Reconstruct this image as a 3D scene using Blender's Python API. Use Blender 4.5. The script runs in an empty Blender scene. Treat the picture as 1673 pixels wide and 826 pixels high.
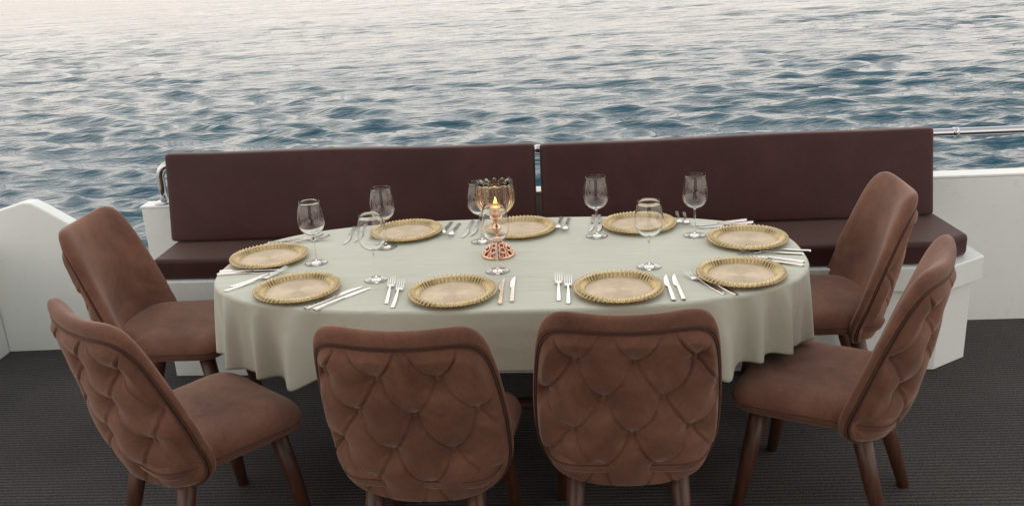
import bpy, bmesh, math, random
import numpy as np
from mathutils import Vector, Matrix

# ------------------------------------------------------------------ camera
SC = bpy.context.scene
COL = SC.collection
R = math.radians
CAM_H = 1.7797
F_PX, PITCH, ROLL = 1475.0, R(18.07), R(-3.17)
def cam_axes():
    fw = Vector((0, math.cos(PITCH), -math.sin(PITCH))); rt = Vector((1, 0, 0)); up = rt.cross(fw)
    c, s = math.cos(ROLL), math.sin(ROLL)
    return c * rt + s * up, -s * rt + c * up, fw
_r, _u, _f = cam_axes()
cd = bpy.data.cameras.new('camera'); cam = bpy.data.objects.new('camera', cd); COL.objects.link(cam)
m = Matrix((_r, _u, -_f)).transposed().to_4x4(); m.translation = (0, 0, CAM_H); cam.matrix_world = m
cd.sensor_width = 36; cd.lens = 36 * F_PX / 1673; cd.clip_start = 0.05; cd.clip_end = 12000
SC.camera = cam

# ------------------------------------------------------------------ sky, sun, exposure
SUN_EL, SUN_AZ = R(55), R(-10)            # azimuth to the right of +Y
world = bpy.data.worlds.new('World'); SC.world = world; world.use_nodes = True
wn, wl = world.node_tree.nodes, world.node_tree.links
wn.clear()
sky = wn.new('ShaderNodeTexSky'); sky.sky_type = 'NISHITA'; sky.sun_disc = False
sky.sun_elevation = SUN_EL; sky.sun_rotation = SUN_AZ
sky.air_density = 1.0; sky.dust_density = 2.0; sky.ozone_density = 1.0; sky.altitude = 0
# thin even cloud veil over the whole sky: cream towards the horizon, cooler overhead
wtc = wn.new('ShaderNodeTexCoord'); wsep = wn.new('ShaderNodeSeparateXYZ'); wl.new(wtc.outputs['Generated'], wsep.inputs[0])
wr = wn.new('ShaderNodeValToRGB'); we = wr.color_ramp.elements
we[0].position, we[0].color = 0.0, (.48, .435, .395, 1); we[1].position, we[1].color = 1.0, (.285, .32, .355, 1)
for _p, _c in ((.10, (.80, .715, .645, 1)), (.26, (1.0, .905, .82, 1)), (.48, (.72, .675, .63, 1)), (.72, (.40, .415, .43, 1))):
    _e = we.new(_p); _e.color = _c
wl.new(wsep.outputs['Z'], wr.inputs[0])
# the low sun behind that veil spreads a broad glow round its own direction
wdot = wn.new('ShaderNodeVectorMath'); wdot.operation = 'DOT_PRODUCT'; wl.new(wtc.outputs['Generated'], wdot.inputs[0])
wdot.inputs[1].default_value = (math.sin(SUN_AZ) * math.cos(SUN_EL), math.cos(SUN_AZ) * math.cos(SUN_EL), math.sin(SUN_EL))
def wmath(op, a_, b_):
    q = wn.new('ShaderNodeMath'); q.operation = op
    for i_, v_ in enumerate((a_, b_)):
        if isinstance(v_, (int, float)): q.inputs[i_].default_value = v_
        else: wl.new(v_, q.inputs[i_])
    return q.outputs[0]
wglow = wmath('POWER', wmath('MAXIMUM', wdot.outputs['Value'], 0.0), 3.5)
wgain = wmath('ADD', wmath('MULTIPLY', wglow, 2.0), 21.5)
wsc = wn.new('ShaderNodeVectorMath'); wsc.operation = 'SCALE'; wl.new(wr.outputs[0], wsc.inputs[0]); wl.new(wgain, wsc.inputs['Scale'])
wmx = wn.new('ShaderNodeMix'); wmx.data_type = 'RGBA'; wmx.inputs[0].default_value = .9
wl.new(sky.outputs[0], wmx.inputs[6]); wl.new(wsc.outputs[0], wmx.inputs[7])
bg = wn.new('ShaderNodeBackground'); bg.inputs['Strength'].default_value = 0.10
wo = wn.new('ShaderNodeOutputWorld')
wl.new(wmx.outputs[2], bg.inputs[0]); wl.new(bg.outputs[0], wo.inputs[0])
sd = bpy.data.lights.new('sun', 'SUN'); sd.energy = 0.5; sd.angle = R(60); sd.color = (1.0, 0.93, 0.86)
sun = bpy.data.objects.new('sun', sd); COL.objects.link(sun)
sdir = Vector((math.sin(SUN_AZ) * math.cos(SUN_EL), math.cos(SUN_AZ) * math.cos(SUN_EL), math.sin(SUN_EL)))
sun.rotation_euler = (-sdir).to_track_quat('-Z', 'Y').to_euler()
SC.view_settings.view_transform = 'Standard'; SC.view_settings.look = 'None'
SC.view_settings.gamma = 1.0; SC.view_settings.use_curve_mapping = False
SC.view_settings.exposure = -0.08
SC.render.engine = 'CYCLES'
SC.cycles.use_denoising = True
SC.cycles.max_bounces = 12; SC.cycles.transmission_bounces = 12; SC.cycles.glossy_bounces = 6
SC.cycles.sample_clamp_indirect = 6.0

# ------------------------------------------------------------------ helpers
rng = np.random.default_rng(7)
random.seed(7)
def lin(r, g, b):
    f = lambda c: (c / 255 / 12.92) if c / 255 <= .04045 else ((c / 255 + .055) / 1.055) ** 2.4
    return (f(r), f(g), f(b), 1)
def newmat(name):
    mt = bpy.data.materials.new(name); mt.use_nodes = True
    n, l = mt.node_tree.nodes, mt.node_tree.links
    return mt, n, l, n['Principled BSDF']
def setp(b, **k):
    for kk, v in k.items(): b.inputs[kk.replace('_', ' ')].default_value = v
def noise(n, l, scale, detail=4, rough=.5, coord='Object', vec=None, mapscale=None):
    t = n.new('ShaderNodeTexNoise'); t.inputs['Scale'].default_value = scale
    t.inputs['Detail'].default_value = detail; t.inputs['Roughness'].default_value = rough
    c = n.new('ShaderNodeTexCoord'); src = c.outputs[coord]
    if mapscale:
        mp = n.new('ShaderNodeMapping'); mp.inputs['Scale'].default_value = mapscale
        l.new(src, mp.inputs[0]); src = mp.outputs[0]
    l.new(src, t.inputs['Vector']); return t
def ramp(n, l, fac, stops):
    r = n.new('ShaderNodeValToRGB'); e = r.color_ramp.elements
    e[0].position, e[0].color = stops[0]; e[1].position, e[1].color = stops[-1]
    for p, c in stops[1:-1]:
        x = e.new(p); x.color = c
    l.new(fac, r.inputs[0]); return r
def bump(n, l, height, strength, dist, normal=None):
    b = n.new('ShaderNodeBump'); b.inputs['Strength'].default_value = strength; b.inputs['Distance'].default_value = dist
    l.new(height, b.inputs['Height'])
    if normal: l.new(normal, b.inputs['Normal'])
    return b.outputs[0]
def mesh(name, verts, faces, mat, parent=None, smooth=True):
    me = bpy.data.meshes.new(name); me.from_pydata([tuple(v) for v in verts], [], [tuple(f) for f in faces])
    if smooth: me.polygons.foreach_set('use_smooth', [True] * len(me.polygons))
    me.validate(); me.update()
    me.materials.append(mat)
    o = bpy.data.objects.new(name, me); COL.objects.link(o)
    if parent: o.parent = parent
    return o
def frombm(name, bm, mat, parent=None, smooth=True, weighted=False):
    bmesh.ops.recalc_face_normals(bm, faces=bm.faces)
    me = bpy.data.meshes.new(name); bm.to_mesh(me); bm.free()
    if smooth: me.polygons.foreach_set('use_smooth', [True] * len(me.polygons))
    me.materials.append(mat); o = bpy.data.objects.new(name, me); COL.objects.link(o)
    if parent: o.parent = parent
    if weighted:
        w = o.modifiers.new('wn', 'WEIGHTED_NORMAL'); w.weight = 90
    return o
def empty(name, loc=(0, 0, 0), rz=0.0, label=None, cat=None, group=None):
    o = bpy.data.objects.new(name, None); COL.objects.link(o); o.location = loc; o.rotation_euler = (0, 0, rz)
    o.empty_display_size = .1
    tag(o, label, cat, group); return o
def tag(o, label=None, cat=None, group=None, kind=None):
    if label: o['label'] = label
    if cat: o['category'] = cat
    if group: o['group'] = group
    if kind: o['kind'] = kind
    return o
def copy_tree(o, parent=None):
    c = o.copy(); COL.objects.link(c); c.parent = parent
    for ch in list(o.children): copy_tree(ch, c)
    return c
def lathe(profile, seg=40, close=False):
    """profile: list of (r, z); r == 0 makes a pole."""
    V, F, rows = [], [], []
    for r, z in profile:
        if r < 1e-6:
            rows.append([len(V)] * seg); V.append((0, 0, z))
        else:
            rows.append(list(range(len(V), len(V) + seg)))
            V += [(r * math.cos(2 * math.pi * i / seg), r * math.sin(2 * math.pi * i / seg), z) for i in range(seg)]
    n = len(rows)
    for k in range(n if close else n - 1):
        a, b = rows[k], rows[(k + 1) % n]
        for i in range(seg):
            j = (i + 1) % seg
            q = [a[i], a[j], b[j], b[i]]; q2 = []
            for x in q:
                if x not in q2: q2.append(x)
            if len(q2) > 2: F.append(q2)
    return V, F
def tube_mesh(pts, rad, seg=10, closed=False, caps=True):
    P = [Vector(p) for p in pts]; n = len(P); V, F = [], []
    rads = rad if hasattr(rad, '__len__') else [rad] * n
    prev = None
    for i in range(n):
        if closed: t = (P[(i + 1) % n] - P[i - 1]).normalized()
        else: t = (P[min(i + 1, n - 1)] - P[max(i - 1, 0)]).normalized()
        if prev is None:
            a = Vector((0, 0, 1)) if abs(t.z) < .9 else Vector((1, 0, 0)); u = t.cross(a).normalized()
        else:
            u = (prev - t * prev.dot(t)).normalized()
        prev = u; w = t.cross(u)
        for k in range(seg):
            th = 2 * math.pi * k / seg; V.append(P[i] + (u * math.cos(th) + w * math.sin(th)) * rads[i])
    for i in range(n if closed else n - 1):
        a, b = i * seg, ((i + 1) % n) * seg
        for k in range(seg):
            j = (k + 1) % seg; F.append((a + k, a + j, b + j, b + k))
    if caps and not closed:
        F.append(tuple(range(seg))[::-1]); F.append(tuple(range((n - 1) * seg, n * seg)))
    return V, F
def prism_bm(poly, z0, z1, bev=0.0, seg=3):
    bm = bmesh.new()
    lo = [bm.verts.new((x, y, z0)) for x, y in poly]; hi = [bm.verts.new((x, y, z1)) for x, y in poly]
    n = len(poly); bm.faces.new(lo[::-1]); bm.faces.new(hi)
    for i in range(n): bm.faces.new((lo[i], lo[(i + 1) % n], hi[(i + 1) % n], hi[i]))
    bmesh.ops.recalc_face_normals(bm, faces=bm.faces)
    if bev: bmesh.ops.bevel(bm, geom=list(bm.edges), offset=bev, segments=seg, profile=.5, affect='EDGES', clamp_overlap=True)
    return bm

# ------------------------------------------------------------------ materials
def mat_white():
    mt, n, l, b = newmat('white_gelcoat')
    t = noise(n, l, 2.2, 5, .6)
    r = ramp(n, l, t.outputs[0], [(.3, (.78, .81, .775, 1)), (.7, (.83, .85, .815, 1))])
    t2 = noise(n, l, 34, 3, .6)
    r2 = ramp(n, l, t2.outputs[0], [(.30, (.86, .85, .82, 1)), (.40, (1, 1, 1, 1))])
    mx = n.new('ShaderNodeMix'); mx.data_type = 'RGBA'; mx.blend_type = 'MULTIPLY'; mx.inputs[0].default_value = .5
    l.new(r.outputs[0], mx.inputs[6]); l.new(r2.outputs[0], mx.inputs[7]); l.new(mx.outputs[2], b.inputs['Base Color'])
    setp(b, Roughness=.38)
    t3 = noise(n, l, 9, 3); l.new(bump(n, l, t3.outputs[0], .12, .01), b.inputs['Normal'])
    return mt
def mat_fabric(name, dark, light, sheen=.25, rough=.85, scale=6, fine=420, fstr=.25):
    mt, n, l, b = newmat(name)
    oi = n.new('ShaderNodeObjectInfo'); tc = n.new('ShaderNodeTexCoord')
    vs = n.new('ShaderNodeVectorMath'); vs.operation = 'MULTIPLY_ADD'; vs.inputs[1].default_value = (1, 1, 1)
    l.new(tc.outputs['Object'], vs.inputs[0])
    vr = n.new('ShaderNodeVectorMath'); vr.operation = 'SCALE'; vr.inputs[0].default_value = (17, 11, 5); l.new(oi.outputs['Random'], vr.inputs['Scale'])
    l.new(vr.outputs[0], vs.inputs[2])
    t = noise(n, l, scale, 7, .66); l.new(vs.outputs[0], t.inputs['Vector']); t.inputs['Distortion'].default_value = .4
    r = ramp(n, l, t.outputs[0], [(.28, dark), (.72, light)])
    ts = noise(n, l, 150, 3, .7); rs = ramp(n, l, ts.outputs[0], [(.25, (.80, .80, .80, 1)), (.75, (1.16, 1.16, 1.16, 1))])
    mx = n.new('ShaderNodeMix'); mx.data_type = 'RGBA'; mx.blend_type = 'MULTIPLY'; mx.inputs[0].default_value = .8
    l.new(r.outputs[0], mx.inputs[6]); l.new(rs.outputs[0], mx.inputs[7]); l.new(mx.outputs[2], b.inputs['Base Color'])
    setp(b, Roughness=rough, Sheen_Weight=sheen, Sheen_Roughness=.4)
    b.inputs['Sheen Tint'].default_value = (1, .82, .70, 1)
    b.inputs['Specular IOR Level'].default_value = .25
    t2 = noise(n, l, fine, 2); nb = bump(n, l, t2.outputs[0], fstr, .0015)
    t3 = noise(n, l, 28, 3, .6); l.new(bump(n, l, t3.outputs[0], .18, .006, nb), b.inputs['Normal'])
    return mt
def mat_carpet():
    mt, n, l, b = newmat('ribbed_carpet')
    c = n.new('ShaderNodeTexCoord')
    w = n.new('ShaderNodeTexWave'); w.wave_type = 'BANDS'; w.bands_direction = 'Y'; w.wave_profile = 'SIN'
    w.inputs['Scale'].default_value = 2 * math.pi / 20 / .0195; w.inputs['Distortion'].default_value = 3.2
    w.inputs['Detail'].default_value = 3; w.inputs['Detail Scale'].default_value = 14
    l.new(c.outputs['Object'], w.inputs['Vector'])
    t = noise(n, l, 130, 4, .8); t2 = noise(n, l, 1.8, 5, .6)
    r = ramp(n, l, t.outputs[0], [(.3, (.040, .037, .035, 1)), (.70, (.185, .172, .163, 1))])
    r2 = ramp(n, l, w.outputs[0], [(.1, (.55, .55, .55, 1)), (.8, (1.1, 1.1, 1.1, 1))])
    r3 = ramp(n, l, t2.outputs[0], [(.3, (.82, .82, .82, 1)), (.7, (1.12, 1.1, 1.08, 1))])
    def mul(a, bb):
        mx = n.new('ShaderNodeMix'); mx.data_type = 'RGBA'; mx.blend_type = 'MULTIPLY'; mx.inputs[0].default_value = 1
        l.new(a, mx.inputs[6]); l.new(bb, mx.inputs[7]); return mx.outputs[2]
    l.new(mul(mul(r.outputs[0], r2.outputs[0]), r3.outputs[0]), b.inputs['Base Color'])
    setp(b, Roughness=.95); b.inputs['Specular IOR Level'].default_value = .1
    nb = bump(n, l, w.outputs[0], .8, .006); l.new(bump(n, l, t.outputs[0], .7, .004, nb), b.inputs['Normal'])
    return mt
def mat_cloth():
    mt, n, l, b = newmat('tablecloth_fabric')
    t = noise(n, l, 3, 4); r = ramp(n, l, t.outputs[0], [(.3, (.57, .578, .468, 1)), (.7, (.61, .617, .508, 1))])
    l.new(r.outputs[0], b.inputs['Base Color'])
    setp(b, Roughness=.62, Sheen_Weight=.08); b.inputs['Specular IOR Level'].default_value = .3
    t1 = noise(n, l, 3.2, 4, .55, mapscale=(1.1, 5.5, 1)); t1.inputs['Distortion'].default_value = .8; t2 = noise(n, l, 700, 2)
    t4 = noise(n, l, 7, 2, .5, mapscale=(.4, 3.0, 1))
    nb = bump(n, l, t1.outputs[0], .6, .016); nb = bump(n, l, t4.outputs[0], .35, .016, nb)
    l.new(bump(n, l, t2.outputs[0], .12, .001, nb), b.inputs['Normal'])
    return mt
def mat_metal(name, col, rough, bstr=0.0):
    mt, n, l, b = newmat(name); setp(b, Base_Color=col, Metallic=1.0, Roughness=rough)
    if bstr:
        t = noise(n, l, 180, 3); l.new(bump(n, l, t.outputs[0], bstr, .002), b.inputs['Normal'])
    return mt
def mat_gold(name, c0, c1, metal, rough):
    mt, n, l, b = newmat(name); t = noise(n, l, 40, 4, .6)
    r = ramp(n, l, t.outputs[0], [(.3, c0), (.7, c1)]); l.new(r.outputs[0], b.inputs['Base Color'])
    setp(b, Metallic=metal, Roughness=rough)
    t2 = noise(n, l, 300, 2); l.new(bump(n, l, t2.outputs[0], .15, .001), b.inputs['Normal'])
    return mt
def mat_wood():
    mt, n, l, b = newmat('walnut_wood'); t = noise(n, l, 14, 6, .6, mapscale=(6, 6, .6))
    r = ramp(n, l, t.outputs[0], [(.3, (.050, .020, .012, 1)), (.7, (.12, .048, .026, 1))]); l.new(r.outputs[0], b.inputs['Base Color'])
    setp(b, Roughness=.42); l.new(bump(n, l, t.outputs[0], .15, .002), b.inputs['Normal'])
    return mt
def mat_glass(name, col=(1, 1, 1, 1)):
    mt, n, l, b = newmat(name)
    setp(b, Base_Color=col, Roughness=0.0, IOR=1.47, Transmission_Weight=1.0)
    return mt
def mat_sea():
    mt, n, l, b = newmat('sea_water')
    setp(b, Base_Color=(.006, .064, .096, 1), Roughness=.03, IOR=1.333)
    t1 = noise(n, l, 2.6, 4, .55, mapscale=(.42, 1.25, 1)); t2 = noise(n, l, 9, 3, .55, mapscale=(.5, 1.2, 1))
    tL = noise(n, l, .085, 4, .6, mapscale=(.45, 1.2, 1)); nL = bump(n, l, tL.outputs[0], .8, 1.3); t0 = noise(n, l, .55, 4, .6, mapscale=(.35, 1.3, 1)); nb = bump(n, l, t0.outputs[0], .6, .30, nL); nb = bump(n, l, t1.outputs[0], .55, .12, nb); l.new(bump(n, l, t2.outputs[0], .55, .022, nb), b.inputs['Normal'])
    return mt
M = dict(white=mat_white(), carpet=mat_carpet(), cloth=mat_cloth(), wood=mat_wood(), sea=mat_sea(),
         velvet=mat_fabric('velvet', (.098, .041, .027, 1), (.252, .117, .075, 1), .40, .8, 5),
         velvet_dark=mat_fabric('velvet_piping', (.075, .032, .022, 1), (.105, .046, .032, 1), .3, .8, 9),
         maroon=mat_fabric('maroon_leatherette', (.040, .0136, .0124, 1), (.064, .0218, .0200, 1), .20, .55, 5, 260, .25),
         steel=mat_metal('polished_steel', (.55, .55, .55, 1), .10), cutlery=mat_metal('cutlery_steel', (.66, .66, .65, 1), .24),
         copper=mat_metal('copper', (.82, .52, .37, 1), .12), rim=mat_gold('gold_rim', (.50, .375, .185, 1), (.64, .50, .29, 1), .85, .27),
         gold=mat_gold('gold_centre', (.50, .395, .255, 1), (.60, .48, .33, 1), .35, .38), glass=mat_glass('clear_glass'),
         amber=mat_glass('amber_glass', (1.0, .89, .77, 1)))
mt, n, l, b = newmat('flame_light'); setp(b, Base_Color=(1, .6, .1, 1), Emission_Color=(1, .52, .06, 1), Emission_Strength=10); M['flame'] = mt
mt, n, l, b = newmat('candle_wax'); setp(b, Base_Color=(.85, .62, .40, 1), Roughness=.5, Emission_Color=(1, .45, .15, 1), Emission_Strength=.35); M['wax'] = mt
mt, n, l, b = newmat('black_rubber'); setp(b, Base_Color=(.02, .02, .02, 1), Roughness=.6); M['rubber'] = mt

# ------------------------------------------------------------------ setting: sea, deck
SEA_Z = -2.0
def build_sea():
    core = np.radians(np.linspace(-40, 40, 960)); 
    left = np.radians(np.linspace(-115, -40, 120))[:-1]; right = np.radians(np.linspace(40, 115, 120))[1:]
    th = np.concatenate([left, core, right]); nr = 860
    r = 4.6 * (5000 / 4.6) ** (np.linspace(0, 1, nr) ** 1.0)
    dr = np.gradient(r)
    TH, RR = np.meshgrid(th, r); DR = np.repeat(dr[:, None], len(th), 1)
    X = RR * np.sin(TH); Y = RR * np.cos(TH)
    Z = np.zeros_like(X); DX = np.zeros_like(X); DY = np.zeros_like(X)
    g = np.random.default_rng(11); K = 100
    lam = np.exp(g.uniform(math.log(.22), math.log(3.0), K))
    ang = math.radians(-96) + g.normal(0, .50, K)
    ph = g.uniform(0, 2 * math.pi, K)
    # gusts: slow variation of the chop height
    gust = 1 + .35 * np.sin(X * .11 + 1.0 + .5 * np.sin(Y * .05)) * np.sin(Y * .09 + .6) + .2 * np.sin(X * .31 + Y * .17)
    for i in range(K):
        k = 2 * math.pi / lam[i]
        s = .054 * (1.0 if lam[i] < .8 else (.8 / lam[i]) ** .75)
        a = s / k
        att = np.clip(lam[i] / (2.2 * DR) - .6, 0, 1)
        P = k * (X * math.cos(ang[i]) + Y * math.sin(ang[i])) + ph[i]
        A = a * att * gust
        Z += A * np.cos(P); q = .75 * A * np.sin(P)
        DX -= q * math.cos(ang[i]); DY -= q * math.sin(ang[i])
    X += DX; Y += DY
    V = np.stack([X, Y, Z + SEA_Z], -1).reshape(-1, 3).astype(np.float32)
    nt = len(th); I = np.arange(nr * nt, dtype=np.int32).reshape(nr, nt)
    q = np.stack([I[:-1, :-1], I[:-1, 1:], I[1:, 1:], I[1:, :-1]], -1).reshape(-1, 4)[:, ::-1]
    me = bpy.data.meshes.new('sea'); me.vertices.add(len(V)); me.vertices.foreach_set('co', V.ravel())
    me.loops.add(q.size); me.loops.foreach_set('vertex_index', q.ravel())
    me.polygons.add(len(q)); me.polygons.foreach_set('loop_start', np.arange(0, q.size, 4, dtype=np.int32))
    me.polygons.foreach_set('use_smooth', np.ones(len(q), dtype=bool))
    me.update(calc_edges=True); me.validate()
    me.materials.append(M['sea']); o = bpy.data.objects.new('sea', me); COL.objects.link(o); tag(o, kind='structure')
build_sea()

# boat frame: the stern wall runs with a yaw of about -4 degrees
WALL = Vector((2.241, 4.0166, 0)); WY = R(-4)
wdir = Vector((math.cos(WY), math.sin(WY), 0)); wnor = Vector((-math.sin(WY), math.cos(WY), 0))
def wallpt(x, off=0.0, z=0.0):
    t = (x - WALL.x) / wdir.x; p = WALL + wdir * t + wnor * off; return Vector((p.x, p.y, z))
deck_poly = [(-2.72, -3.2), (3.9, -3.2), tuple(wallpt(3.9, .05).xy), tuple(wallpt(-1.85, .05).xy), (-2.62, 4.36)]
dk = frombm('deck', prism_bm([tuple((Matrix.Rotation(-WY, 2) @ Vector(p))) for p in deck_poly], -.12, 0.0), M['carpet'], smooth=False)
dk.rotation_euler.z = WY; tag(dk, kind='structure')

# ------------------------------------------------------------------ bulwarks
def stern_bulwark():
    p0, p1 = wallpt(-1.80), wallpt(3.9)
    o = empty('stern_bulwark', wallpt(1.0), 0, 'long white stern wall carrying the steel handrail behind the maroon bench', 'wall')
    mi = Matrix.Translation(-Vector(o.location))
    def strip(name, x0, x1, o0, o1, z0, z1, bev):
        q = [wallpt(x0, o0), wallpt(x1, o0), wallpt(x1, o1), wallpt(x0, o1)]
        q = [tuple((mi @ v).xy) for v in q]
        return frombm(name, prism_bm(q, z0, z1, bev), M['white'], o, True, True)
    strip('wall_panel', -1.80, 3.9, 0, .10, -2.3, .7075, .004)
    strip('cap_rail', -1.806, 3.92, -.003, .104, .708, .7205, .004)
    return o
stern_bulwark()
def left_bulwark():
    o = empty('side_bulwark', (-2.45, 4.285, 0), R(-2), 'white bulwark panel with a peaked top at the far left', 'wall')
    prof = [(-.30, -2.3), (.62, -2.3), (.62, .42), (.24, .66), (.155, .765), (.10, .792), (.06, .786), (-.10, .745), (-.30, .70)]
    # peak sits above x = .11 (local): outline in local x, z
    prof = [(-.30, -2.3), (.64, -2.3), (.64, .40), (.50, .50), (.28, .67), (.17, .745), (.125, .772), (.085, .775), (-.06, .735), (-.30, .66)]
    bm = bmesh.new()
    fr = [bm.verts.new((x, 0, z)) for x, z in prof]; bk = [bm.verts.new((x, .085, z)) for x, z in prof]
    k = len(prof); bm.faces.new(fr); bm.faces.new(bk[::-1])
    for i in range(k): bm.faces.new((fr[i], bk[i], bk[(i + 1) % k], fr[(i + 1) % k]))
    bmesh.ops.recalc_face_normals(bm, faces=bm.faces)
    bmesh.ops.bevel(bm, geom=list(bm.edges), offset=.008, segments=3, profile=.5, affect='EDGES')
    frombm('end_panel', bm, M['white'], o, True, True)
    q = [(-.145, -.006), (-.235, -.006), (-.38, -7.4), (-.29, -7.4)]
    bm = prism_bm(q, -2.3, .60, .008); frombm('side_panel', bm, M['white'], o, True, True)
    return o
left_bulwark()

# ------------------------------------------------------------------ deckhouse unseen behind the viewer, added to shade the near chairs
def shade_deckhouse():
    o = empty('shade_deckhouse', (.3, -.95, 0), 0, 'deckhouse wall and roof overhang, unseen, added to shade the near chairs', 'shade_deckhouse')
    def box(name, x0, x1, y0, y1, z0, z1, mat, par=None, bev=.006):
        ob = frombm(name, prism_bm([(x0, y0), (x1, y0), (x1, y1), (x0, y1)], z0, z1, bev), mat, par or o, True, True); return ob
    # kept narrow so open sky at both sides still lights the stern walls
    box('roof', -1.55, .95, -.3, ROOF_Y + .95, 2.42, 2.56, M['ceiling'])
    box('sill_wall', -1.45, .85, -.12, 0, .002, .55, M['white'])
    box('header', -1.45, .85, -.12, 0, 2.15, 2.4195, M['white'])
    for i in range(3):
        x = -1.45 + i * 1.11
        box('mullion', x, x + .08, -.11, -.01, .5505, 2.1495, M['white'])
        if i < 2: box('window_pane', x + .081, x + 1.109, -.07, -.055, .5505, 2.1495, M['tint'], bev=0)
ROOF_Y = 1.9  # roof edge, brought forward to darken the near chair backs
M['ceiling'] = newmat('ceiling_board')[0]; setp(M['ceiling'].node_tree.nodes['Principled BSDF'], Base_Color=(.42, .40, .37, 1), Roughness=.6)
M['tint'] = newmat('tinted_glass')[0]; setp(M['tint'].node_tree.nodes['Principled BSDF'], Base_Color=(.012, .013, .014, 1), Roughness=.05)
shade_deckhouse()

# ------------------------------------------------------------------ bench
def bench():
    o = empty('banquette_bench', (.1, 3.9, 0), 0, 'long bench with maroon seat and backrest cushions on a white base', 'bench')
    ox, oy = .1, 3.9
    loc = lambda P: [(x - ox, y - oy) for x, y in P]
    def front(x): return 3.510 - .107 * (x - 1.785)
    def back(x): w = wallpt(x, -.016); return w.y
    # plinth
    P = [(-1.60, front(-1.60)), (1.785, front(1.785)), (1.965, 3.615), (1.975, back(1.975)), (-1.62, back(-1.62))]
    frombm('base', prism_bm(loc(P), .002, .372, .004), M['white'], o, True, True)
    P = [(-1.63, front(-1.6) - .025), (1.80, front(1.80) - .03), (1.995, 3.592), (2.005, back(2.0)), (-1.65, back(-1.62))]
    frombm('fascia', prism_bm(loc(P), .3725, .480, .006), M['white'], o, True, True)
    # seat cushions, two lengths that meet in the middle
    def seat(P):
        bm = prism_bm(loc(P), .4805, .578, .022, 4)
        return frombm('seat_cushion', bm, M['maroon'], o, True, True)
    xm = .145
    seat([(-1.62, front(-1.62) - .01), (xm - .002, front(xm) - .01), (xm - .002, back(xm) - .02), (-1.60, back(-1.6) - .02)])
    seat([(xm + .002, front(xm) - .01), (1.755, front(1.755) - .005), (1.925, 3.60), (1.935, back(1.93) - .02), (xm + .002, back(xm) - .02)])
    # back cushions
    def backc(xa, xb, za, zb):
        n, N = 44, 64
        s = np.linspace(-1, 1, N + 1); a = np.sign(s) * (1 - (1 - abs(s)) ** 2.0)
        A, B = np.meshgrid(a, a); m_ = np.maximum(abs(A), abs(B)); m_[m_ == 0] = 1e-9
        k = 1 / np.maximum((abs(A / m_) ** n + abs(B / m_) ** n) ** (1 / n), .5); U, Vv = A * k, B * k
        def pos(U, Vv, m_, side):
            x = (xa + xb) / 2 + U * (xb - xa) / 2; ztop = za + (zb - za) * (U + 1) / 2
            q = (Vv + 1) / 2; z = .582 + q * (ztop - .582) + .0025 * np.sin(U * 5 + za * 40) * q
            lean = -.145 + .085 * q
            t = (1 - np.clip(m_, 0, 1) ** 60) ** .5
            puff = .008 * (1 - U ** 8) * (1 - Vv ** 6) + .003 * np.sin(U * 9 + 1) * (1 - Vv ** 2)
            off = lean + (-(.030 * t + puff * .8) if side == 0 else .030 * t)
            w = np.array([WALL.x, WALL.y]); tt = (x - w[0]) / wdir.x
            return np.stack([w[0] + wdir.x * tt + wnor.x * off - ox, w[1] + wdir.y * tt + wnor.y * off - oy, z], -1)
        f, bk_ = pos(U, Vv, m_, 0), pos(U, Vv, m_, 1)
        return twoside('back_cushion', f, bk_, N, M['maroon'], o)
    backc(-1.605, .135, .992, .966)
    backc(.157, 1.915, .960, .967)
    return o
def twoside(name, f, bk, N, mat, parent):
    """two (N+1)x(N+1) grids sharing their border -> one closed mesh"""
    idx = np.arange((N + 1) ** 2).reshape(N + 1, N + 1)
    inner = np.zeros((N + 1, N + 1), bool); inner[1:-1, 1:-1] = True
    idx2 = idx.copy(); idx2[inner] = np.arange(inner.sum()) + (N + 1) ** 2
    V = np.concatenate([f.reshape(-1, 3), bk[inner]])
    qd = lambda I: np.stack([I[:-1, :-1], I[:-1, 1:], I[1:, 1:], I[1:, :-1]], -1).reshape(-1, 4)
    F = np.concatenate([qd(idx), qd(idx2)[:, ::-1]])
    o = mesh(name, V.tolist(), F.tolist(), mat, parent)
    return o
bench()

# ------------------------------------------------------------------ handrail
def handrail():
    zr = .912; off = .050
    o = empty('handrail', wallpt(-1.68, off, .735), 0, 'polished steel tube handrail running along the stern wall', 'rail')
    L = Vector(o.location)
    pts = [wallpt(-1.70, off, .726), wallpt(-1.70, off, .80), wallpt(-1.70, off, .850)]
    for k in range(1, 9):
        a = k / 8 * math.pi / 2; pts.append(wallpt(-1.70 + .062 * (1 - math.cos(a)), off, .850 + .062 * math.sin(a)))
    pts += [wallpt(x, off, zr) for x in (-1.5, -.5, .5, 1.5, 2.5, 3.9)]
    V, F = tube_mesh([p - L for p in pts], .0195, 20); mesh('tube', V, F, M['steel'], o)
    def flange(x):
        V, F = lathe([(0, 0), (.046, 0), (.046, .006), (.041, .012), (.028, .014), (.0, .014)], 28)
        c = wallpt(x, off, .7210) - L; mesh('flange', [Vector(v) + c for v in V], F, M['steel'], o)
    flange(-1.70)
    for x in (-.75, .95, 3.1):
        V, F = tube_mesh([wallpt(x, off, .730) - L, wallpt(x, off, zr - .015) - L], .017, 14); mesh('stanchion', V, F, M['steel'], o); flange(x)
    for x in (.146, 2.06):
        V, F = tube_mesh([wallpt(x - .012, off, zr) - L, wallpt(x + .012, off, zr) - L], .0225, 20); mesh('joint_sleeve', V, F, M['steel'], o)
    return o
handrail()

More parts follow.
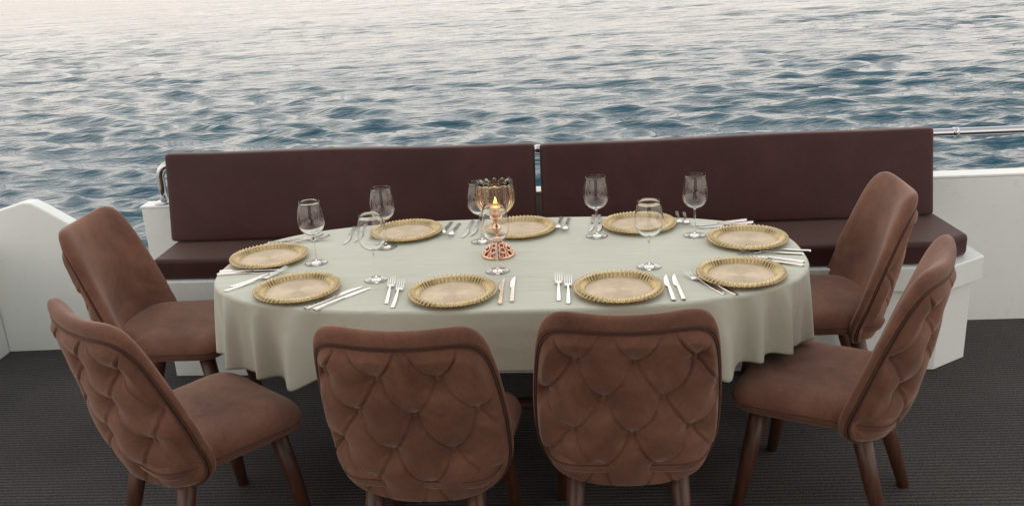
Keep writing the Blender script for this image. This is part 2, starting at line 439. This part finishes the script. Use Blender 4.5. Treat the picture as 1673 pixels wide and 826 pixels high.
# ------------------------------------------------------------------ table and cloth
T_C = Vector((-.020, 3.110)); T_A, T_B, T_N, T_ROT = 1.050, .519, 2.75, R(-5.7)
TZ = .750
def build_table():
    o = empty('dining_table', (T_C.x, T_C.y, 0), T_ROT, 'oval dining table hidden under the pale tablecloth', 'table')
    P = []
    for i in range(72):
        t = 2 * math.pi * i / 72; c, s = math.cos(t), math.sin(t)
        P.append(((T_A - .022) * math.copysign(abs(c) ** (2 / T_N), c), (T_B - .022) * math.copysign(abs(s) ** (2 / T_N), s)))
    frombm('table_top', prism_bm(P, TZ - .035, TZ - .006), M['wood'], o, False)
    for x in (-.52, .52):
        V, F = tube_mesh([(x, 0, .06), (x, 0, .35), (x, 0, TZ - .036)], [.055, .045, .055], 20); mesh('column', V, F, M['wood'], o)
        for sy in (-1, 1):
            V, F = tube_mesh([(x, 0, .075), (x, sy * .2, .055), (x, sy * .33, .018)], [.032, .026, .016], 10); mesh('foot', V, F, M['wood'], o)
    V, F = tube_mesh([(-.52, 0, .16), (.52, 0, .16)], .025, 10); mesh('stretcher', V, F, M['wood'], o)
build_table()
def build_cloth():
    NS = 720
    t = np.linspace(0, 2 * math.pi, 20000); c, s = np.cos(t), np.sin(t)
    a, b_ = T_A, T_B
    ex = a * np.sign(c) * abs(c) ** (2 / T_N); ey = b_ * np.sign(s) * abs(s) ** (2 / T_N)
    d = np.concatenate([[0], np.cumsum(np.hypot(np.diff(ex), np.diff(ey)))]); Ltot = d[-1]
    S = np.linspace(0, Ltot, NS, endpoint=False)
    px, py = np.interp(S, d, ex), np.interp(S, d, ey)
    tx, ty = np.roll(px, -1) - np.roll(px, 1), np.roll(py, -1) - np.roll(py, 1)
    ln = np.hypot(tx, ty); nx, ny = ty / ln, -tx / ln
    for _ in range(6):
        nx = (np.roll(nx, 1) + nx + np.roll(nx, -1)) / 3; ny = (np.roll(ny, 1) + ny + np.roll(ny, -1)) / 3
    def s_of(wx, wy):
        dx, dy = wx - T_C.x, wy - T_C.y; cc, ss = math.cos(T_ROT), math.sin(T_ROT)
        x, y = dx * cc + dy * ss, -dx * ss + dy * cc
        return S[np.argmin((px - x) ** 2 + (py - y) ** 2)]
    def dist(s0): return (S - s0 + Ltot / 2) % Ltot - Ltot / 2
    sL, sR = s_of(-.735, 2.68), s_of(.655, 2.53)
    # hem height above the floor, by perimeter position (world points of the hem)
    ctrl = [((0, 2.58), .545), ((-.35, 2.60), .545), ((-.60, 2.64), .525), ((-.735, 2.68), .478), ((-.85, 2.76), .485), ((-1.0, 2.90), .486), ((-1.08, 3.1), .478),
            ((-1.02, 3.4), .47), ((-.8, 3.62), .48), ((-.3, 3.66), .55), ((.2, 3.6), .55), ((.75, 3.5), .48), ((1.0, 3.25), .48), ((1.03, 3.0), .495),
            ((.96, 2.77), .500), ((.85, 2.65), .520), ((.75, 2.57), .515), ((.655, 2.53), .484), ((.55, 2.52), .515), ((.35, 2.54), .540)]
    cs = sorted((s_of(*p), z) for p, z in ctrl)
    cs = [(cs[-1][0] - Ltot, cs[-1][1])] + cs + [(cs[0][0] + Ltot, cs[0][1])]
    hem = np.interp(S, [q[0] for q in cs], [q[1] for q in cs])
    for _ in range(6): hem = (np.roll(hem, 1) + hem + np.roll(hem, -1)) / 3
    folds = [(sL, .062, .045), (s_of(-.87, 2.765), .036, .026), (s_of(-.985, 2.87), .040, .028), (s_of(-1.065, 3.02), .030, .026),
             (sR, .060, .036), (s_of(.775, 2.59), .034, .024), (s_of(.88, 2.675), .038, .026), (s_of(.985, 2.82), .030, .030),
             (s_of(-.33, 2.6), .010, .12), (s_of(.25, 2.55), .008, .10), (s_of(-.02, 2.58), .004, .06)]
    g = np.random.default_rng(3)
    for k in range(12):
        folds.append((g.uniform(.05, .45) * Ltot, g.uniform(.015, .04), g.uniform(.02, .035)))
    fo = np.zeros(NS)
    for s0, amp, w in folds:
        x = dist(s0); fo += amp * np.exp(-(x / w) ** 2) - amp * .30 * np.exp(-((x + 2.0 * w) / (1.2 * w)) ** 2) - amp * .30 * np.exp(-((x - 2.0 * w) / (1.2 * w)) ** 2)
    V, rows = [], []
    def ring(xs, ys, zs):
        i0 = len(V); V.extend(zip(xs, ys, zs)); rows.append(range(i0, i0 + NS))
    z0 = TZ
    for f in (.08, .2, .35, .5, .65, .78, .88, .94, .975):
        ring(px * f, py * f, np.full(NS, z0) )
    re = .012
    for k in range(0, 5):
        th = k / 4 * math.pi / 2
        ring(px + nx * (re * math.sin(th) - re), py + ny * (re * math.sin(th) - re), np.full(NS, z0 - re * (1 - math.cos(th))))
    NT = 30
    for k in range(1, NT + 1):
        q = k / NT
        off = .004 * q + fo * (q ** .85) * (1 - .10 * q)
        drop = (z0 - re - hem) * q
        ring(px + nx * off, py + ny * off, z0 - re - drop)
    # thin hem turn-up
    ring(px + nx * (off - .003), py + ny * (off - .003), hem + .0)
    F = []
    V.insert(0, (0, 0, z0)); rows = [[i + 1 for i in r] for r in rows]
    for i in range(NS): F.append((0, rows[0][i], rows[0][(i + 1) % NS]))
    for a_, b2 in zip(rows[:-1], rows[1:]):
        for i in range(NS):
            j = (i + 1) % NS; F.append((a_[i], b2[i], b2[j], a_[j]))
    o = mesh('tablecloth', V, F, M['cloth']); o.location = (T_C.x, T_C.y, 0); o.rotation_euler.z = T_ROT
    tag(o, 'pale sage tablecloth with draped folds covering the oval table', 'tablecloth')
build_cloth()
TOP = TZ + .001

# ------------------------------------------------------------------ dining chairs
PW = np.polyfit([0, .15, .4, .7, 1], [.240, .256, .263, .252, .226], 4)
PC = np.polyfit([0, .25, .5, 1], [-.150, -.212, -.242, -.302], 3)
PG = np.polyfit([0, .3, .6, 1], [.105, .125, .090, .040], 3)
Z0, HB, NSUP = .312, .594, 7.5
def back_surface(U, V):
    q = (V + 1) / 2; w = np.polyval(PW, q)
    x = U * w; z = Z0 + HB * q + .020 * (U ** 2 - .6) * np.clip((q - .55) / .45, 0, 1) ** 1.5 + .16 * abs(U) ** 7 * np.clip(.3 - q, 0, 1)
    y = np.polyval(PC, q) + np.polyval(PG, q) * abs(U) ** 2.3
    return np.stack([x, y, z], -1)
def back_normal(U, V):
    e = 1e-3
    du = back_surface(U + e, V) - back_surface(U - e, V); dv = back_surface(U, V + e) - back_surface(U, V - e)
    n_ = np.cross(du, dv); n_ /= np.linalg.norm(n_, axis=-1, keepdims=True); return n_     # points to -y (rear)
def sm(x, a, b_): t = np.clip((x - a) / (b_ - a), 0, 1); return t * t * (3 - 2 * t)
TD, TROW = .156, .118
def tuft(U, V, mm, var):
    sh, y0, x0 = var
    q = (V + 1) / 2; X = U * np.polyval(PW, q) - x0 + sh * (q - .5) * HB; Y = q * HB - y0
    a1, b1 = X / TD + Y / (2 * TROW), X / TD - Y / (2 * TROW)
    ra, rb = np.round(a1), np.round(b1)
    fa, fb = a1 - ra, b1 - rb
    puff = .006 * (abs(np.sin(math.pi * a1)) * abs(np.sin(math.pi * b1)) + 1e-6) ** .42
    g_ = math.hypot(1 / TD, 1 / (2 * TROW))
    da, db = fa / g_, fb / g_
    rnd = lambda i, j: .35 + .65 * np.mod(np.sin(i * 12.99 + j * 78.23 + y0 * 900) * 437.58, 1)
    wa, wb = rnd(ra, np.floor(b1)), rnd(rb + 40, np.floor(a1))
    # pleats run a little crooked; a sharp fold with a lip on one side
    da = da + .0016 * np.sin(b1 * 6.3 + y0 * 50); db = db + .0016 * np.sin(a1 * 6.3 + 2)
    pleat = -.0070 * wa * np.exp(-(da / .0034) ** 2) - .0070 * wb * np.exp(-(db / .0034) ** 2)
    pleat += .0030 * wa * np.exp(-((da - .0080) / .0045) ** 2) + .0030 * wb * np.exp(-((db + .0080) / .0045) ** 2)
    bx, by = X - TD * (ra + rb) / 2, Y - TROW * (ra - rb)
    rr_ = np.sqrt(bx ** 2 + by ** 2)
    dim = -.024 * np.exp(-(rr_ / .034) ** 2) - .014 * np.exp(-rr_ / .013)
    an = np.arctan2(by, bx)
    gath = .0011 * np.sin(an * 9 + ra * 3 + rb) * np.exp(-((rr_ - .026) / .016) ** 2)
    return (puff + pleat + dim + gath + .012) * sm(inner_m(U, V), .985, .87)
def inner_m(U, V):
    n_ = 7.0; return (abs(U / .945) ** n_ + abs((V + .055) / .915) ** n_) ** (1 / n_)
def rear_pos(U, V, var):
    mm = (abs(U) ** NSUP + abs(V) ** NSUP) ** (1 / NSUP)
    edge = (1 - np.clip(mm, 0, 1) ** 12) ** .5
    t = .026 * edge - .006 * np.exp(-((inner_m(U, V) - 1.0) / .022) ** 2) + tuft(U, V, mm, var)
    return back_surface(U, V) + back_normal(U, V) * t[..., None]
def front_pos(U, V):
    mm = (abs(U) ** NSUP + abs(V) ** NSUP) ** (1 / NSUP)
    t = .034 * (1 - np.clip(mm, 0, 1) ** 9) ** .5 + .008 * (1 - mm ** 2)
    return back_surface(U, V) - back_normal(U, V) * t[..., None]
def contour(mv, count=180):
    th = np.linspace(0, 2 * math.pi, count, endpoint=False); c, s = np.cos(th), np.sin(th)
    k = mv / (abs(c) ** 7 + abs(s) ** 7) ** (1 / 7); return c * k * .945, s * k * .915 - .055
def make_chair(var, label):
    root = empty('dining_chair', (0, 0, 0), 0, label, 'chair', 'velvet dining chairs around the table')
    # seat
    N = 46; s = np.linspace(-1, 1, N + 1); a = np.sign(s) * (1 - (1 - abs(s)) ** 1.7)
    A, B = np.meshgrid(a, a); m_ = np.maximum(abs(A), abs(B)); m_[m_ == 0] = 1e-9
    n_ = 6.0; k = 1 / np.maximum((abs(A / m_) ** n_ + abs(B / m_) ** n_) ** (1 / n_), .5); U, V = A * k, B * k
    m_[m_ < 1e-8] = 0
    x = U * (.240 + .014 * V) ; y = .032 + V * .248
    zt = .408 + .058 * (1 - m_ ** 9) ** .5 + .013 * (1 - m_ ** 2); zb = .408 - .040 * (1 - m_ ** 16) ** .5
    zt += .0015 * np.sin(U * 4 + 1) * np.sin(V * 5)
    st = twoside('seat', np.stack([x, y, zt], -1), np.stack([x, y, zb], -1), N, M['velvet'], root)
    th = np.linspace(0, 2 * math.pi, 90, endpoint=False); c, s_ = np.cos(th), np.sin(th)
    kk = 1.004 / (abs(c) ** n_ + abs(s_) ** n_) ** (1 / n_)
    Vp, Fp = tube_mesh(np.stack([c * kk * (.240 + .014 * s_ * kk), .032 + s_ * kk * .248, np.full(90, .408)], -1).tolist(), .0028, 6, True)
    mesh('piping', Vp, Fp, M['velvet_dark'], st)
    # backrest
    N = 184; s = np.linspace(-1, 1, N + 1); a = np.sign(s) * (.72 * abs(s) + .28 * (1 - (1 - abs(s)) ** 3.2))
    A, B = np.meshgrid(a, a); m_ = np.maximum(abs(A), abs(B)); m_[m_ == 0] = 1e-9
    k = 1 / np.maximum((abs(A / m_) ** NSUP + abs(B / m_) ** NSUP) ** (1 / NSUP), .5); U, V = A * k, B * k
    bk = twoside('backrest', rear_pos(U, V, var), front_pos(U, V), N, M['velvet'], root)
    for mv, rr in ((1.010, .0031), (.987, .0031)):
        cu, cv = contour(mv); P = rear_pos(cu, cv, var) + back_normal(cu, cv) * .0030
        Vp, Fp = tube_mesh(P.tolist(), rr, 6, True); mesh('piping', Vp, Fp, M['velvet_dark'], bk)
    # buttons
    sh, y0, x0 = var
    bv, bf = lathe([(0, .0095), (.006, .0088), (.0118, .0060), (.0145, .001), (.0130, -.006), (0, -.010)], 14)
    bme = None
    for i in range(-9, 10):
        for j in range(-9, 10):
            Y = TROW * (i - j) + y0; X = TD * (i + j) / 2 + x0
            q = Y / HB
            if not 0.05 < q < .97: continue
            X -= sh * (q - .5) * HB
            u = X / np.polyval(PW, q); v = 2 * q - 1
            mm = (abs(u) ** NSUP + abs(v) ** NSUP) ** (1 / NSUP)
            if inner_m(u, v) > .90: continue
            P = rear_pos(np.array([u]), np.array([v]), var)[0]; nn = Vector(back_normal(np.array([u]), np.array([v]))[0])
            if bme is None:
                bo = mesh('button', bv, bf, M['velvet'], bk); bme = bo.data
            else:
                bo = bpy.data.objects.new('button', bme); COL.objects.link(bo); bo.parent = bk
            bo.matrix_local = Matrix.Translation(Vector(P) + nn * .010) @ nn.to_track_quat('Z', 'Y').to_matrix().to_4x4()
    # legs
    for sx in (-1, 1):
        V, F = tube_mesh([(sx * .170, .185, .385), (sx * .190, .215, .2), (sx * .210, .245, .001)], [.031, .026, .0185], 16); mesh('leg', V, F, M['wood'], root)
        V, F = tube_mesh([(sx * .145, -.105, .385), (sx * .158, -.155, .2), (sx * .170, -.215, .001)], [.031, .026, .0185], 16); mesh('leg', V, F, M['wood'], root)
    return root
varA, varB, varC = (.06, .088, TD / 2 - .045), (-.04, .092, TD / 2 + .012), (.02, .085, TD / 2)
protos = {}
def place_chair(var, x, y, head, label):
    if var not in protos:
        o = make_chair(var, label); protos[var] = o
    else:
        o = copy_tree(protos[var]); o['label'] = label
    o.location = (x, y, 0); o.rotation_euler.z = R(-head)
    return o
place_chair(varA, -.272, 2.418, 9, 'brown velvet chair seen from behind, front left before the table')
place_chair(varB, .314, 2.440, 5, 'brown velvet chair seen from behind, front right before the table')
place_chair(varC, -1.046, 2.588, 43, 'brown velvet chair at the lower left showing its tufted back sideways')
place_chair(varA, -1.395, 3.425, 92, 'brown velvet chair at the left end, its smooth backrest front turned toward viewer')
place_chair(varB, 1.018, 2.632, -58, 'brown velvet chair at the lower right with its seat and legs exposed')
place_chair(varC, 1.200, 3.325, -83, 'brown velvet chair at the right end in front of the bench seat')

# ------------------------------------------------------------------ table ware
PR = .145
def make_plate():
    prof = [(0, .0050)]
    r = .006
    while r < .104:                                   # concentric rings on the flat centre
        prof += [(r, .0050), (r + .002, .0062), (r + .004, .0050)]; r += .006
    prof.append((.108, .0050))
    V, F = lathe(prof + [(.108, .0005), (0, .0005)], 72)
    o = mesh('charger_plate', V, F, M['gold'])
    # steep fluted border and a roped edge
    NF = 56; NA = NF * 8
    rows = [(.1075, .0050, 0, 0), (.1095, .0054, .0010, 0), (.113, .0100, .0026, 0), (.117, .0155, .0032, 0), (.1205, .0200, .0028, 0), (.124, .0226, .0022, .1),
            (.129, .0234, .0024, .4), (.134, .0232, .0028, .8), (.139, .0212, .0030, 1.2), (.1430, .0180, .0028, 1.5), (.145, .0145, .0018, 1.7), (.1435, .0118, .0006, 1.7),
            (.130, .0140, 0, 0), (.122, .0110, 0, 0), (.112, .0008, 0, 0), (.1075, .0006, 0, 0)]
    V, F = [], []
    for rr, zz, am, twi in rows:
        for i in range(NA):
            t = 2 * math.pi * i / NA; f = (1 - 2 * abs(math.sin(NF * t / 2 + twi * .8)) ** 1.4) if am else 0   # rounded ribs with sharp valleys between
            q_ = rr - (.0016 * f if .0007 < am and rr < .123 else -.0014 * f if rr > .138 and am else 0)
            V.append((q_ * math.cos(t), q_ * math.sin(t), zz + am * f * (.55 if rr < .123 else 1)))
    for k in range(len(rows) - 1):
        for i in range(NA):
            j = (i + 1) % NA; F.append((k * NA + i, k * NA + j, (k + 1) * NA + j, (k + 1) * NA + i))
    mesh('rim', V, F, M['rim'], o)
    return o
SETS = {  # name: (plate centre, phrase)
 'L1': ((-.912, 3.238), 'at the far left tip of the table'),
 'L2': ((-.728, 2.863), 'at the front left corner of the table'),
 'B1': ((-.418, 3.476), 'at the left of the back row by the bench'),
 'F1': ((-.199, 2.749), 'in front of the front left chair'),
 'B2': ((.035, 3.434), 'in the middle of the back row behind the candle'),
 'F2': ((.334, 2.704), 'in front of the front right chair'),
 'B3': ((.505, 3.405), 'at the right of the back row by the bench'),
 'R1': ((.862, 3.142), 'at the right end, the farther one'),
 'R2': ((.746, 2.776), 'at the right end, the nearer one')}
plate = make_plate(); first = True
for k, ((x, y), ph) in SETS.items():
    o = plate if first else copy_tree(plate); first = False
    o.location = (x, y, TOP); o.rotation_euler.z = random.uniform(0, 6)
    tag(o, 'gold charger plate ' + ph, 'plate', 'gold charger plates on the table')

def make_glass():
    o = empty('wine_glass')
    out = [(0, .1075), (.006, .1080), (.017, .1105), (.030, .118), (.0405, .130), (.0468, .146), (.0490, .163), (.0478, .182), (.0440, .204), (.0400, .222), (.0375, .2335)]
    inn = [(.0371, .2341), (.0367, .2335), (.0392, .222), (.0432, .204), (.0470, .182), (.0482, .163), (.0460, .146), (.0397, .131), (.0292, .1194), (.0165, .1122), (.006, .1100), (0, .1096)]
    V, F = lathe(out + inn, 64); mesh('bowl', V, F, M['glass'], o)
    V, F = lathe([(0, .0128), (.0038, .0129), (.0036, .020), (.0034, .035), (.0034, .080), (.0040, .100), (.0058, .1078), (0, .1078)], 20); mesh('stem', V, F, M['glass'], o)
    V, F = lathe([(0, 0), (.038, 0), (.0405, 0), (.0415, .0004), (.0420, .0011), (.0415, .0018), (.0405, .0022), (.037, .0025), (.030, .0030), (.021, .0038), (.013, .0052), (.008, .0076), (.0055, .0104), (.0040, .0130), (0, .0132)], 64); mesh('foot', V, F, M['glass'], o)
    return o
GL = [((-.721, 3.161), 'beside the leftmost plate'), ((-.472, 2.938), 'near the front forks left of centre'), ((-.481, 3.310), 'in the back row left of the candle'),
      ((-.112, 3.313), 'directly behind the candle holder'), ((-.053, 2.957), 'directly in front of the candle holder'), ((.328, 3.302), 'in the back row right of the candle, before two knives'),
      ((.466, 2.915), 'right of centre, in front of the back row plate'), ((.690, 3.241), 'rightmost of all, beside the right end plates')]
g0 = make_glass()
for i, ((x, y), ph) in enumerate(GL):
    o = g0 if i == 0 else copy_tree(g0)
    o.location = (x, y, TOP); o.rotation_euler.z = i
    tag(o, 'empty stemmed wine glass ' + ph, 'wine glass', 'wine glasses on the table')

def strip_solid(name, sections, th, mat, parent):
    """sections: (y, half_width, z) along the length; a flat bar with thickness th"""
    V, F = [], []
    for y, w, z in sections:
        V += [(-w, y, z), (w, y, z), (w * .8, y, z + th), (-w * .8, y, z + th)]
    n_ = len(sections)
    for i in range(n_ - 1):
        a, b_ = i * 4, i * 4 + 4
        for k in range(4): F.append((a + k, a + (k + 1) % 4, b_ + (k + 1) % 4, b_ + k))
    F.append((3, 2, 1, 0)); F.append(tuple(range((n_ - 1) * 4, n_ * 4)))
    return mesh(name, V, F, mat, parent, False)
def make_knife():
    o = empty('table_knife')
    strip_solid('handle', [(0, .0062, 0), (.004, .0078, 0), (.06, .0070, 0), (.118, .0058, 0), (.124, .0050, .0005)], .0055, M['cutlery'], o)
    pts = [(.1235, -.0045), (.128, -.0100), (.150, -.0128), (.180, -.0122), (.205, -.0085), (.222, -.0025), (.236, .0045), (.2365, .0060), (.215, .0062), (.16, .0060), (.1235, .0045)]
    n_ = len(pts); V = [(x, y, .0010) for y, x in pts] + [(x * .86, y, .0030) for y, x in pts]
    F = [tuple(range(n_))[::-1], tuple(range(n_, 2 * n_))] + [(i, (i + 1) % n_, n_ + (i + 1) % n_, n_ + i) for i in range(n_)]
    bl = mesh('blade', V, F, M['cutlery'], o, False)
    return o
def make_fork():
    o = empty('table_fork')
    strip_solid('handle', [(0, .0062, .0), (.005, .0078, .0), (.06, .0068, .001), (.105, .0048, .0045), (.128, .0036, .0075), (.143, .0040, .0072)], .0030, M['cutlery'], o)
    h = strip_solid('head', [(.1425, .0042, .0072), (.148, .0100, .0058), (.155, .0128, .0044), (.168, .0130, .0040)], .0022, M['cutlery'], o)
    for k in range(4):
        x = -.0112 + k * .00747
        sec = [(.1675, .0016, .0040), (.185, .0015, .0058), (.205, .0013, .0105), (.221, .0007, .0165)]
        t_ = strip_solid('tine', sec, .0020, M['cutlery'], h)
        t_.location.x = x
    return o
KN, FK = make_knife(), make_fork()
used = {'k': False, 'f': False}
def cutlery(kind, x, y, hd, label):
    src = KN if kind == 'k' else FK
    o = src if not used[kind] else copy_tree(src); used[kind] = True
    o.location = (x, y, TOP); o.rotation_euler.z = R(-hd)
    tag(o, label, 'knife' if kind == 'k' else 'fork', 'steel knives on the table' if kind == 'k' else 'steel forks on the table')
CUT = [  # kind, handle end, tip, label
 ('k', (-1.064, 3.088), (-.828, 3.082), 'steel knife below the leftmost plate, the nearer of its pair'),
 ('k', (-1.064, 3.118), (-.822, 3.112), 'steel knife below the leftmost plate, the one touching its rim'),
 ('f', (-.970, 3.455), (-.750, 3.475), 'steel fork behind the leftmost plate, the farther of its pair'),
 ('f', (-.935, 3.408), (-.722, 3.462), 'steel fork behind the leftmost plate, the one nearer its rim'),
 ('f', (-.987, 2.905), (-.849, 3.038), 'steel fork left of the front left corner plate, nearer table edge'),
 ('f', (-.978, 2.946), (-.830, 3.075), 'steel fork left of the front left corner plate, farther from table edge'),
 ('k', (-.670, 2.696), (-.519, 2.869), 'steel knife right of the front left corner plate, beside its rim'),
 ('k', (-.638, 2.680), (-.484, 2.858), 'steel knife right of the front left corner plate, away from its rim'),
 ('k', (-.645, 3.606), (-.652, 3.367), 'steel knife at far left of the back row, left of its pair'),
 ('k', (-.608, 3.632), (-.612, 3.39), 'steel knife at far left of the back row, nearest the back left plate'),
 ('f', (-.245, 3.608), (-.278, 3.400), 'steel fork right of the back left plate, beside its rim'),
 ('f', (-.210, 3.580), (-.243, 3.380), 'steel fork right of the back left plate, away from its rim'),
 ('f', (-.410, 2.699), (-.414, 2.93), 'steel fork left of the front left chair plate, outer of the pair'),
 ('f', (-.386, 2.660), (-.378, 2.90), 'steel fork left of the front left chair plate, beside its rim'),
 ('k', (-.046, 2.639), (-.034, 2.875), 'steel knife right of the front left chair plate, beside its rim'),
 ('k', (-.009, 2.654), (.003, 2.894), 'steel knife right of the front left chair plate, outer of the pair'),
 ('k', (-.154, 3.604), (-.187, 3.385), 'steel knife left of the candle in the back row, left of its pair'),
 ('k', (-.122, 3.622), (-.153, 3.403), 'steel knife left of the candle in the back row, touching the glass outline'),
 ('f', (.212, 3.592), (.182, 3.39), 'steel fork right of the back middle plate, beside its rim'),
 ('f', (.241, 3.568), (.209, 3.37), 'steel fork right of the back middle plate, away from its rim'),
 ('f', (.138, 2.642), (.154, 2.89), 'steel fork left of the front right chair plate, outer of the pair'),
 ('f', (.166, 2.612), (.184, 2.85), 'steel fork left of the front right chair plate, beside its rim'),
 ('k', (.489, 2.588), (.504, 2.829), 'steel knife right of the front right chair plate, beside its rim'),
 ('k', (.520, 2.589), (.531, 2.825), 'steel knife right of the front right chair plate, outer of the pair'),
 ('k', (.345, 3.588), (.311, 3.372), 'steel knife left of the back right plate, outer of the pair'),
 ('k', (.368, 3.583), (.345, 3.374), 'steel knife left of the back right plate, beside its rim'),
 ('f', (.686, 3.575), (.661, 3.37), 'steel fork right of the back right plate, beside its rim'),
 ('f', (.713, 3.560), (.688, 3.36), 'steel fork right of the back right plate, away from its rim'),
 ('k', (.930, 3.404), (.698, 3.356), 'steel knife above the farther right end plate, outer of the pair'),
 ('k', (.946, 3.368), (.714, 3.325), 'steel knife above the farther right end plate, beside its rim'),
 ('f', (1.045, 2.990), (.83, 3.035), 'steel fork below the farther right end plate, beside its rim'),
 ('f', (1.010, 2.958), (.81, 3.010), 'steel fork below the farther right end plate, away from its rim'),
 ('k', (.985, 2.872), (.806, 2.985), 'steel knife above the nearer right end plate, outer of the pair'),
 ('k', (.972, 2.838), (.790, 2.950), 'steel knife above the nearer right end plate, beside its rim'),
 ('f', (.655, 2.622), (.557, 2.851), 'steel fork left of the nearer right end plate, outer of the pair'),
 ('f', (.690, 2.612), (.592, 2.835), 'steel fork left of the nearer right end plate, partly under its rim')]
for kd, a, b_, lb in CUT:
    cutlery(kd, a[0], a[1], math.degrees(math.atan2(b_[0] - a[0], b_[1] - a[1])), lb)

def candle_holder():
    cx, cy = -.050, 3.136
    o = empty('candle_holder', (cx, cy, TOP), 0, 'copper candle holder with lotus shaped glass cup at table centre', 'candle holder')
    # openwork domed foot: ring plus tiers of scrolled rings
    V, F = lathe([(.052, 0), (.060, 0), (.0615, .004), (.060, .009), (.056, .010), (.052, .007)], 48, True); b0 = mesh('base', V, F, M['copper'], o)
    V, F = lathe([(.050, .004), (.044, .020), (.032, .034), (.018, .044), (.008, .050), (0, .050), (0, .046), (.030, .030), (.046, .006)], 40, False); mesh('dome', V, F, M['copper_dark'], b0)
    def scroll(c, rr, tr, nz):
        ax = Vector(c).normalized() if nz is None else nz
        qv = ax.to_track_quat('Z', 'Y'); P = [Vector(c) + qv @ Vector((rr * math.cos(t), rr * math.sin(t), 0)) for t in np.linspace(0, 2 * math.pi, 12, endpoint=False)]
        V, F = tube_mesh(P, tr, 6, True); mesh('scroll', V, F, M['copper'], b0)
    for nn, rad, zz, rr, tr in ((10, .050, .0145, .0125, .0034), (8, .040, .0290, .0115, .0034), (6, .024, .0415, .0095, .003)):
        for k in range(nn):
            t = 2 * math.pi * (k + .5 * (nn == 8)) / nn
            scroll((rad * math.cos(t), rad * math.sin(t), zz), rr, tr, Vector((math.cos(t), math.sin(t), 1.0)).normalized())
    V, F = lathe([(0, .048), (.012, .048), (.010, .055), (.0055, .061), (.005, .078), (.008, .084), (.016, .093), (.0185, .102), (.016, .111), (.009, .118), (.0075, .123), (.011, .130), (.020, .139), (.026, .147), (.020, .149), (0, .148)], 28)
    mesh('stem', V, F, M['copper'], o)
    # lotus cup with scalloped petals
    NP, NA = 12, 12 * 12
    rows = [(.008, .1497), (.024, .153), (.042, .164), (.056, .181), (.064, .200), (.067, .220), (.0655, .240), (.0615, .260), (.0585, .273)]
    V, F = [], []
    def ringrow(rr, zz, inset, top):
        for i in range(NA):
            t = 2 * math.pi * i / NA; p = abs(math.cos(NP * t / 2)) ** .8
            am = .0115 * min(1, (zz - .148) / .03); r_ = rr - inset + am * (p - .5)
            V.append((r_ * math.cos(t), r_ * math.sin(t), zz + top * .014 * (p - .4)))
    allrows = [(r_, z_, 0, max(0, (z_ - .233) / .04)) for r_, z_ in rows] + [(r_, z_ + (.0015 if k == len(rows) - 1 else 0), .0022, max(0, (z_ - .233) / .04)) for k, (r_, z_) in reversed(list(enumerate(rows)))]
    for q in allrows: ringrow(*q)
    nr_ = len(allrows)
    for k in range(nr_):
        a_, b2 = k * NA, ((k + 1) % nr_) * NA
        for i in range(NA):
            j = (i + 1) % NA; F.append((a_ + i, a_ + j, b2 + j, b2 + i))
    mesh('glass_cup', V, F, M['amber'], o)
    c = empty('candle', (cx, cy, TOP + .158), 0, 'small glowing tea light inside the lotus glass cup', 'candle')
    V, F = lathe([(0, 0), (.018, 0), (.0185, .002), (.0185, .022), (.017, .0245), (.006, .0235), (0, .0235)], 28); mesh('wax', V, F, M['wax'], c)
    V, F = lathe([(0, .0237), (.0035, .0255), (.0062, .032), (.0060, .039), (.0035, .050), (.0012, .058), (0, .062)], 16); mesh('flame', V, F, M['flame'], c)
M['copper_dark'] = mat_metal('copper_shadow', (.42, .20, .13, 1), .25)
candle_holder()
